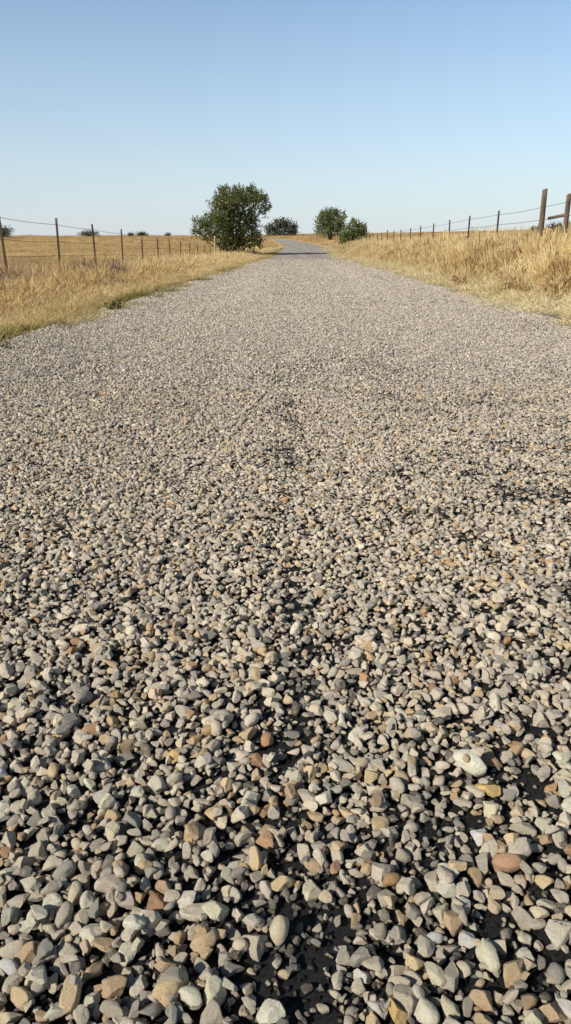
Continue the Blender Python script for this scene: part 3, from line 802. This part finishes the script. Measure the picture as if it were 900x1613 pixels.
# small pale plate with a hole, hung on the wires beside the pale post
pc = at(344.5, 379, 66)
V = []; Fc = []; n = 16
for rr in (.11, .05):
    for dy in (-.012, .012):
        for k in range(n):
            a = 2 * math.pi * k / n; q = 4
            sx_ = math.copysign(abs(math.cos(a)) ** .6, math.cos(a)); sz_ = math.copysign(abs(math.sin(a)) ** .6, math.sin(a))
            V.append(Vector((sx_ * rr, dy, sz_ * rr * 1.2)))
for k in range(n):
    k2 = (k + 1) % n
    Fc += [(k, k2, 2 * n + k2, 2 * n + k), (n + k, 3 * n + k, 3 * n + k2, n + k2), (k, n + k, n + k2, k2), (2 * n + k, 2 * n + k2, 3 * n + k2, 3 * n + k)]
pl = mesh_obj('plate', V, Fc, M_plate, fence_l); pl.location = (pc.x - offL.x, pc.y - offL.y - .06, pc.z); pl['label'] = 'pale square plate with a hole'
tag(fence_l, 'rusty steel post and barbed wire fence along the left pasture', 'fence')

# right fence
RF = [(786, 332), (740, 340), (710, 346.5), (683, 352), (663, 356), (647, 359), (632, 361.5), (621, 363), (610, 362), (602, 366), (595, 367), (588, 368), (583, 369), (577.5, 369.5)]
offR = Vector((9.0, 22, .4)); fence_r = empty('wire_fence', offR); XR = 7.0
postsR = []
for i, (px, ty) in enumerate(RF):
    Y = XR * 1224.0 / (px - 470.0)
    p = at(px, ty, Y); z0 = float(H(p.x, p.y)); top = max(p.z, z0 + 1.1)
    t_post(fence_r, p.x - offR.x, p.y - offR.y, z0 - offR.z, top - offR.z, 200 + i)
    postsR.append((p.x, p.y, z0, top))
# the line carries on past the bushes and bends with the road
lastx, lasty = postsR[-1][0], postsR[-1][1]
for j in range(1, 28):
    y = lasty + j * 4.4 + .01 * j * j; x = float(xc(y)) + 7.6 - .5 * smooth01((y - 140) / 60); z0 = float(H(x, y))
    t_post(fence_r, x - offR.x, y - offR.y, z0 - offR.z, z0 + 1.35 + .1 * rnd.random() - offR.z, 400 + j); postsR.append((x, y, z0, z0 + 1.38))
pA = at(860, 298.5, XR * 1224 / (860 - 468)); zA = float(H(pA.x, pA.y))
pB = at(897, 306, XR * 1224 / (897 - 472)); zB = float(H(pB.x, pB.y))
wood_post(fence_r, pA.x - offR.x, pA.y - offR.y, zA - offR.z, pA.z - offR.z, .075, M_wood, 1, (0, -.012))
wood_post(fence_r, pB.x - offR.x, pB.y - offR.y, zB - offR.z, pB.z - offR.z, .064, M_wood, 2)
a = at(864, 344, pA.y) - offR; b = at(892, 338.5, pB.y) - offR
a.y -= .05; b.y -= .04
V = []; Fc = []; tube(V, Fc, [a, a.lerp(b, .5) + Vector((0, 0, .004)), b], [.042, .04, .042], 10); mesh_obj('brace_rail', V, Fc, M_wood, fence_r, True)
for wi, (fr, ya, yb) in enumerate(((.915, 326, 318), (.70, 346, 340), (.48, 366, 362), (.25, 386, 384))):
    pts = [Vector((x, y - .022, z0 + (tp - z0) * fr)) - offR for (x, y, z0, tp) in postsR]
    qa = at(856, ya, pA.y) - offR; qb = at(893, yb, pB.y) - offR; qa.y -= .11; qb.y -= .09
    far_q = qb + (qb - qa) * 2.2
    strand(fence_r, [far_q, qb, qa] + pts, .0055, 50 + wi)
tag(fence_r, 'wire fence on steel posts with a wooden brace along the right bank', 'fence')
pD = at(899 + 60, 300, 15.2); zD = float(H(pD.x, pD.y))

# ------------------------------------------------------------------ trees and bushes
def plant(name, base, blobs, label, cat, mat, leaf, n_leaf, stems, seed, group=None, twig=.10):
    """blobs: (x,y,z,rx,ry,rz) relative to base. Crown = leaf sprays spread through the blobs; trunk = limbs reaching into each blob"""
    r = np.random.default_rng(seed); root = empty(name, base)
    tag(root, label, cat, group)
    V = []; Fc = []
    for s in range(stems[0]):
        a = 6.283 * s / stems[0] + r.uniform(-.4, .4); rb = stems[1]
        b0 = Vector((math.cos(a) * rb, math.sin(a) * rb, -.15))
        for bi in range(len(blobs)):
            if bi % stems[0] != s: continue
            bl = blobs[bi]; e = Vector(bl[:3]); mid = b0.lerp(e, .5) + Vector((r.normal(0, .12), r.normal(0, .12), .15 * e.z))
            R0 = stems[2] * (.7 + .5 * r.random())
            path = [b0, b0.lerp(mid, .55) + Vector((r.normal(0, .05), r.normal(0, .05), 0)), mid, mid.lerp(e, .5), e]
            tube(V, Fc, path, [R0, R0 * .82, R0 * .6, R0 * .4, R0 * .18], 7)
            for q in range(5):
                d = Vector(r.normal(size=3)); d.z = abs(d.z) * .8; d.normalize()
                tip = e + Vector((d.x * bl[3], d.y * bl[4], d.z * bl[5])) * .92; st = mid.lerp(e, r.uniform(.3, .9))
                tube(V, Fc, [st, st.lerp(tip, .5) + Vector(r.normal(0, .06, 3)), tip], [R0 * .32, R0 * .2, R0 * .06], 5)
    mesh_obj('trunk', V, Fc, M_bark, root, True)
    blobs = list(blobs)
    core = list(blobs)
    for b in core:
        for q in range(5):
            d = r.normal(size=3); d[2] = abs(d[2]) * .9 - .15; d /= np.linalg.norm(d); k = r.uniform(.82, 1.25)
            blobs.append((b[0] + d[0] * b[3] * k, b[1] + d[1] * b[4] * k, b[2] + d[2] * b[5] * k, b[3] * r.uniform(.16, .34), b[4] * r.uniform(.16, .34), b[5] * r.uniform(.18, .42)))
    vol = np.array([b[3] * b[4] * b[5] for b in blobs]) ** .72; vol /= vol.sum()
    LV = []; LF_ = []
    nsp = n_leaf // 9
    for _ in range(nsp):
        b = blobs[r.choice(len(blobs), p=vol)]
        d = r.normal(size=3); d /= np.linalg.norm(d); rad = (r.random() ** .42) * (1 + twig * r.normal())
        c = np.array(b[:3]) + d * rad * np.array(b[3:6])
        if c[2] < .05: continue
        # one twig: leaves along a short outward and upward spray
        ax = d * .8 + np.array([0, 0, .5]) + r.normal(0, .35, 3); ax /= np.linalg.norm(ax)
        ln = leaf * r.uniform(2.0, 4.2)
        for j in range(9):
            p = c + ax * ln * (j / 8.0 - .3) + r.normal(0, leaf * .35, 3)
            u = ax * .7 + r.normal(0, .7, 3); u /= np.linalg.norm(u); w = np.cross(u, r.normal(size=3)); w /= np.linalg.norm(w)
            l_ = leaf * r.uniform(.6, 1.3); wd = l_ * r.uniform(.26, .42)
            k = len(LV)
            LV += [p - u * l_ * .5, p + w * wd, p + u * l_ * .5, p - w * wd]
            LF_.append((k, k + 1, k + 2, k + 3))
    me = np_mesh('crown', np.array(LV), np.array(LF_), 4); me.materials.append(mat)
    o = bpy.data.objects.new('crown', me); col.objects.link(o); o.parent = root
    return root
def px_blobs(base, Y, items):
    """items: px,py centre, half width px, half height px, depth offset m, depth radius m -> blob in metres about base"""
    out = []
    for (px, py, hw, hh, dy, ry_) in items:
        p = at(px, py, Y + dy)
        out.append((p.x - base.x, p.y - base.y, p.z - base.z, hw / 1224 * Y, ry_, hh / 1306 * Y))
    return out
# the big tree on the left
Yt = 73.0; bt = at(366, 396, Yt); bt.z = float(H(bt.x, bt.y))
B = px_blobs(bt, Yt, [(362, 319, 20, 18, 0, 2.6), (387, 313, 19, 15, .6, 2.4), (407, 315, 12, 13, .3, 1.5), (418, 329, 9, 12, 0, .9), (344, 326, 13, 14, -1.0, 1.6), (316, 358, 12, 13, 0, 1.2), (307, 365, 5, 7, 0, .6),
    (330, 353, 13, 16, -.6, 1.4), (350, 352, 19, 23, -1.2, 2.2), (375, 350, 21, 27, .8, 2.4), (397, 349, 12, 20, .3, 1.5), (404, 380, 10, 22, -.4, 1.0), (334, 375, 15, 12, -.5, 1.3), (361, 381, 22, 15, -.4, 1.7), (387, 378, 16, 20, -.3, 1.4), (353, 303, 8, 8, 0, .9), (395, 300, 8, 6, 0, .8), (376, 300, 8, 7, 0, .8)])
plant('tree', bt, B, 'large dark green bushy tree at the left road edge', 'tree', M_leaf, .155, 25000, (5, .35, .13), 5)
# shrub at its right foot
# bush and tree on the right
Yb = 86.0; bb = at(556, 385, Yb); bb.z = float(H(bb.x, bb.y))
B = px_blobs(bb, Yb, [(557, 367, 13, 12, 0, 1.1), (546, 373, 10, 10, -.3, .9), (568, 360, 7, 9, 0, .7), (558, 354, 6, 7, .2, .6), (563, 375, 11, 9, -.2, .9), (550, 381, 12, 7, 0, .9), (573, 366, 5, 7, 0, .5), (540, 379, 6, 6, 0, .5)])
plant('bush', bb, B, 'loose olive green bush standing nearest on the right roadside', 'bush', M_leaf2, .17, 5600, (5, .25, .06), 8)
Yb = 150.0; bb = at(520, 376, Yb); bb.z = float(H(bb.x, bb.y))
B = px_blobs(bb, Yb, [(520, 352, 19, 16, 0, 2.0), (506, 352, 11, 13, 0, 1.4), (534, 348, 11, 13, 0, 1.4), (522, 340, 14, 9, .2, 1.4), (510, 365, 14, 9, -.3, 1.6), (530, 364, 14, 9, -.2, 1.6), (538, 358, 5, 7, 0, .8), (512, 338, 8, 6, 0, .9), (524, 334, 7, 5, 0, .8)])
plant('tree', bb, B, 'rounded green tree right of the road behind the loose bush', 'tree', M_leaf2, .25, 8500, (4, .3, .12), 9)
Yb = 272.0; bb = at(446, 373, Yb); bb.z = float(H(bb.x, bb.y))
B = px_blobs(bb, Yb, [(446, 358, 12, 11, 0, 2.6), (432, 361, 12, 10, 0, 2.6), (458, 358, 10, 10, 0, 2.2), (443, 352, 9, 7, 0, 1.8), (424, 363, 6, 8, 0, 1.6), (464, 362, 6, 8, 0, 1.5), (440, 367, 16, 6, -.5, 2.5), (456, 366, 12, 6, 0, 2.0)])
plant('tree', bb, B, 'distant dark tree clump where the road bends out of sight', 'tree', M_leaf3, .42, 6500, (4, .8, .16), 10)
def far_bush(px, ytop, ybot, hw, Y, label, seed, n=1300, name='bush', grp='bushes on the far skyline', mat=M_leaf3):
    b = at(px, ybot, Y); b.z = float(H(b.x, b.y)); top = at(px, ytop, Y).z
    h = max(top - b.z, 1.0); w = hw / 1224 * Y; r = random.Random(seed)
    B = [(r.uniform(-.45, .45) * w, r.uniform(-.4, .4), h * r.uniform(.35, .68), w * r.uniform(.45, .62), w * .5, h * r.uniform(.26, .36)) for _ in range(6)]
    B.append((0, 0, h * .38, w * .9, w * .6, h * .38))
    plant(name, b, B, label, 'bush' if name == 'bush' else 'tree', mat, .32, n, (3, .3, .10), seed, grp)
far_bush(6, 353, 374, 19, 240, 'dark round tree on the skyline at the far left edge', 31, 2400, 'tree', None)
far_bush(142, 362, 374, 16, 285, 'low wide bush on the skyline behind the left fence', 32, 1700)
far_bush(222, 365.5, 374, 12, 290, 'larger of two dark bushes side by side on the left skyline', 33)
far_bush(206, 367.5, 374, 7, 290, 'smaller bush just left of a dark skyline bush', 34, 700)
far_bush(265, 368.0, 374, 5, 300, 'tiny pale bush alone on the skyline left of the big tree', 35, 500)
far_bush(872, 351, 366, 15, 250, 'broad bush on the right skyline between the wooden fence posts', 36, 1700)
far_bush(895, 349, 366, 12, 255, 'bush on the skyline at the right edge beyond the second wooden post', 37, 1400)
far_bush(850, 355, 366, 7, 250, 'small bush on the right skyline just left of the thick wooden post', 38, 800)
far_bush(840, 356.5, 366, 5, 255, 'smallest leftmost bush of the right skyline row', 39, 500)

# dark weed clumps at the left road edge, dead weeds on the right bank
def weed(px, py, hw, hh, label, mat, seed, name='weed', n=420, leaf=.035):
    g = ground(px, py, 0); 
    z = float(H(g.x, g.y)); g.z = z
    w = hw / 1224 * g.y; h = hh / 1306 * g.y
    r = random.Random(seed)
    B = [(r.uniform(-.6, .6) * w, r.uniform(-.5, .5) * w, h * r.uniform(.35, .6), w * .5, w * .45, h * .4) for _ in range(5)]
    root = plant(name, g, B, label, 'weed', mat, leaf, n, (4, .03, .006), seed)
weed(180, 489, 16, 9, 'dark green weed clump at the gravel edge, farthest of three on the left', M_weed, 61, n=900)
weed(95, 518, 12, 9, 'dark weed clump in the middle of three along the left gravel edge', M_weed, 62, n=600)
weed(12, 551, 16, 12, 'dark weed clump nearest the viewer at the left picture edge', M_weed, 63, n=700)
def stalks(px, py, Y, hpx, wpx, label, mat, seed, n=30):
    b = at(px, py, Y); b.z = float(H(b.x, b.y)); h = hpx / 1306 * Y; w = wpx / 1224 * Y
    root = empty('dry_weed', b); tag(root, label, 'weed'); r = random.Random(seed)
    V = []; Fc = []; LV = []; LFc = []
    for i in range(n):
        a = r.uniform(0, 6.283); rr = w * .3 * r.random(); p0 = Vector((math.cos(a) * rr, math.sin(a) * rr, -.03))
        hh = h * r.uniform(.55, 1.05); e = p0 + Vector((math.cos(a) * w * r.uniform(.1, .8), math.sin(a) * w * r.uniform(.1, .8), hh))
        m_ = p0.lerp(e, .5) + Vector((r.gauss(0, .03), r.gauss(0, .03), .03)); tube(V, Fc, [p0, m_, e], [.006, .0045, .002], 4)
        for q in range(7):
            t = r.uniform(.25, 1); p = p0.lerp(m_, t * 2) if t < .5 else m_.lerp(e, t * 2 - 1)
            d = Vector((r.gauss(0, 1), r.gauss(0, 1), r.gauss(.1, .6))).normalized() * r.uniform(.05, .12); s = d.cross(Vector((r.gauss(0, 1), r.gauss(0, 1), 1))).normalized() * .010
            k = len(LV); LV += [p - s * .4, p + d * .5 - s - Vector((0, 0, .01)), p + d - Vector((0, 0, .03)), p + d * .5 + s]; LFc.append((k, k + 1, k + 2, k + 3))
    mesh_obj('stem', V, Fc, mat, root); mesh_obj('leaves', LV, LFc, mat, root)
stalks(800, 418, 13.5, 34, 30, 'brown dead weed leaning in the tall grass left of the thick post', M_dead, 71)
stalks(880, 418, 11.5, 46, 30, 'tall dead weed with dry leaves in front of the wooden brace', M_dead, 72)
stalks(727, 410, 16.0, 24, 18, 'small brown dead weed at the foot of the tall right grass', M_dead, 73)

# ------------------------------------------------------------------ light
SUN_EL, SUN_AZ_BACK = R(33), R(37)
sd = Vector((-math.cos(SUN_AZ_BACK) * math.cos(SUN_EL), -math.sin(SUN_AZ_BACK) * math.cos(SUN_EL), math.sin(SUN_EL)))   # towards the sun
sun = bpy.data.lights.new('sun', 'SUN'); sun.energy = 5.0; sun.angle = R(.5); sun.color = (1.0, .935, .83)
so = bpy.data.objects.new('sun', sun); col.objects.link(so); so.location = (-30, -10, 30)
so.rotation_euler = sd.to_track_quat('Z', 'Y').to_euler()
w = bpy.data.worlds.new('World'); scene.world = w; w.use_nodes = True
nt = w.node_tree; nt.nodes.clear()
sky = nt.nodes.new('ShaderNodeTexSky'); sky.sky_type = 'NISHITA'; sky.sun_disc = False
sky.sun_elevation = SUN_EL; sky.sun_rotation = math.atan2(sd.x, sd.y)
sky.altitude = 300; sky.air_density = 1.0; sky.dust_density = .35; sky.ozone_density = 1.5
bg = nt.nodes.new('ShaderNodeBackground'); bg.inputs[1].default_value = .15
wo = nt.nodes.new('ShaderNodeOutputWorld')
tc = nt.nodes.new('ShaderNodeTexCoord'); sz = nt.nodes.new('ShaderNodeSeparateXYZ'); nt.links.new(tc.outputs['Generated'], sz.inputs[0])
haze = ramp(nt, sz.outputs[2], [(0, (1.0, 1.0, 1.0)), (.10, (.55, .55, .55)), (.32, (0, 0, 0))])
skyc = mix(nt, math_(nt, 'MULTIPLY', haze, .9), mix(nt, 1.0, sky.outputs[0], (.94, 1.01, 1.03), 'MULTIPLY'), (4.5, 4.8, 5.35))     # thin bright haze low over the fields
dim = ramp(nt, sz.outputs[2], [(.26, (1, 1, 1)), (.60, (.30, .30, .30))])      # sky overhead, out of view, dimmed to weaken the fill light
skyc = mix(nt, 1.0, skyc, dim, 'MULTIPLY')
skyc = mix(nt, 1.0, skyc, (.93, .95, .95), 'MULTIPLY')
nt.links.new(skyc, bg.inputs[0]); nt.links.new(bg.outputs[0], wo.inputs[0])
scene.view_settings.view_transform = 'Standard'; scene.view_settings.look = 'None'; scene.view_settings.exposure = 0
scene.render.engine = 'CYCLES'
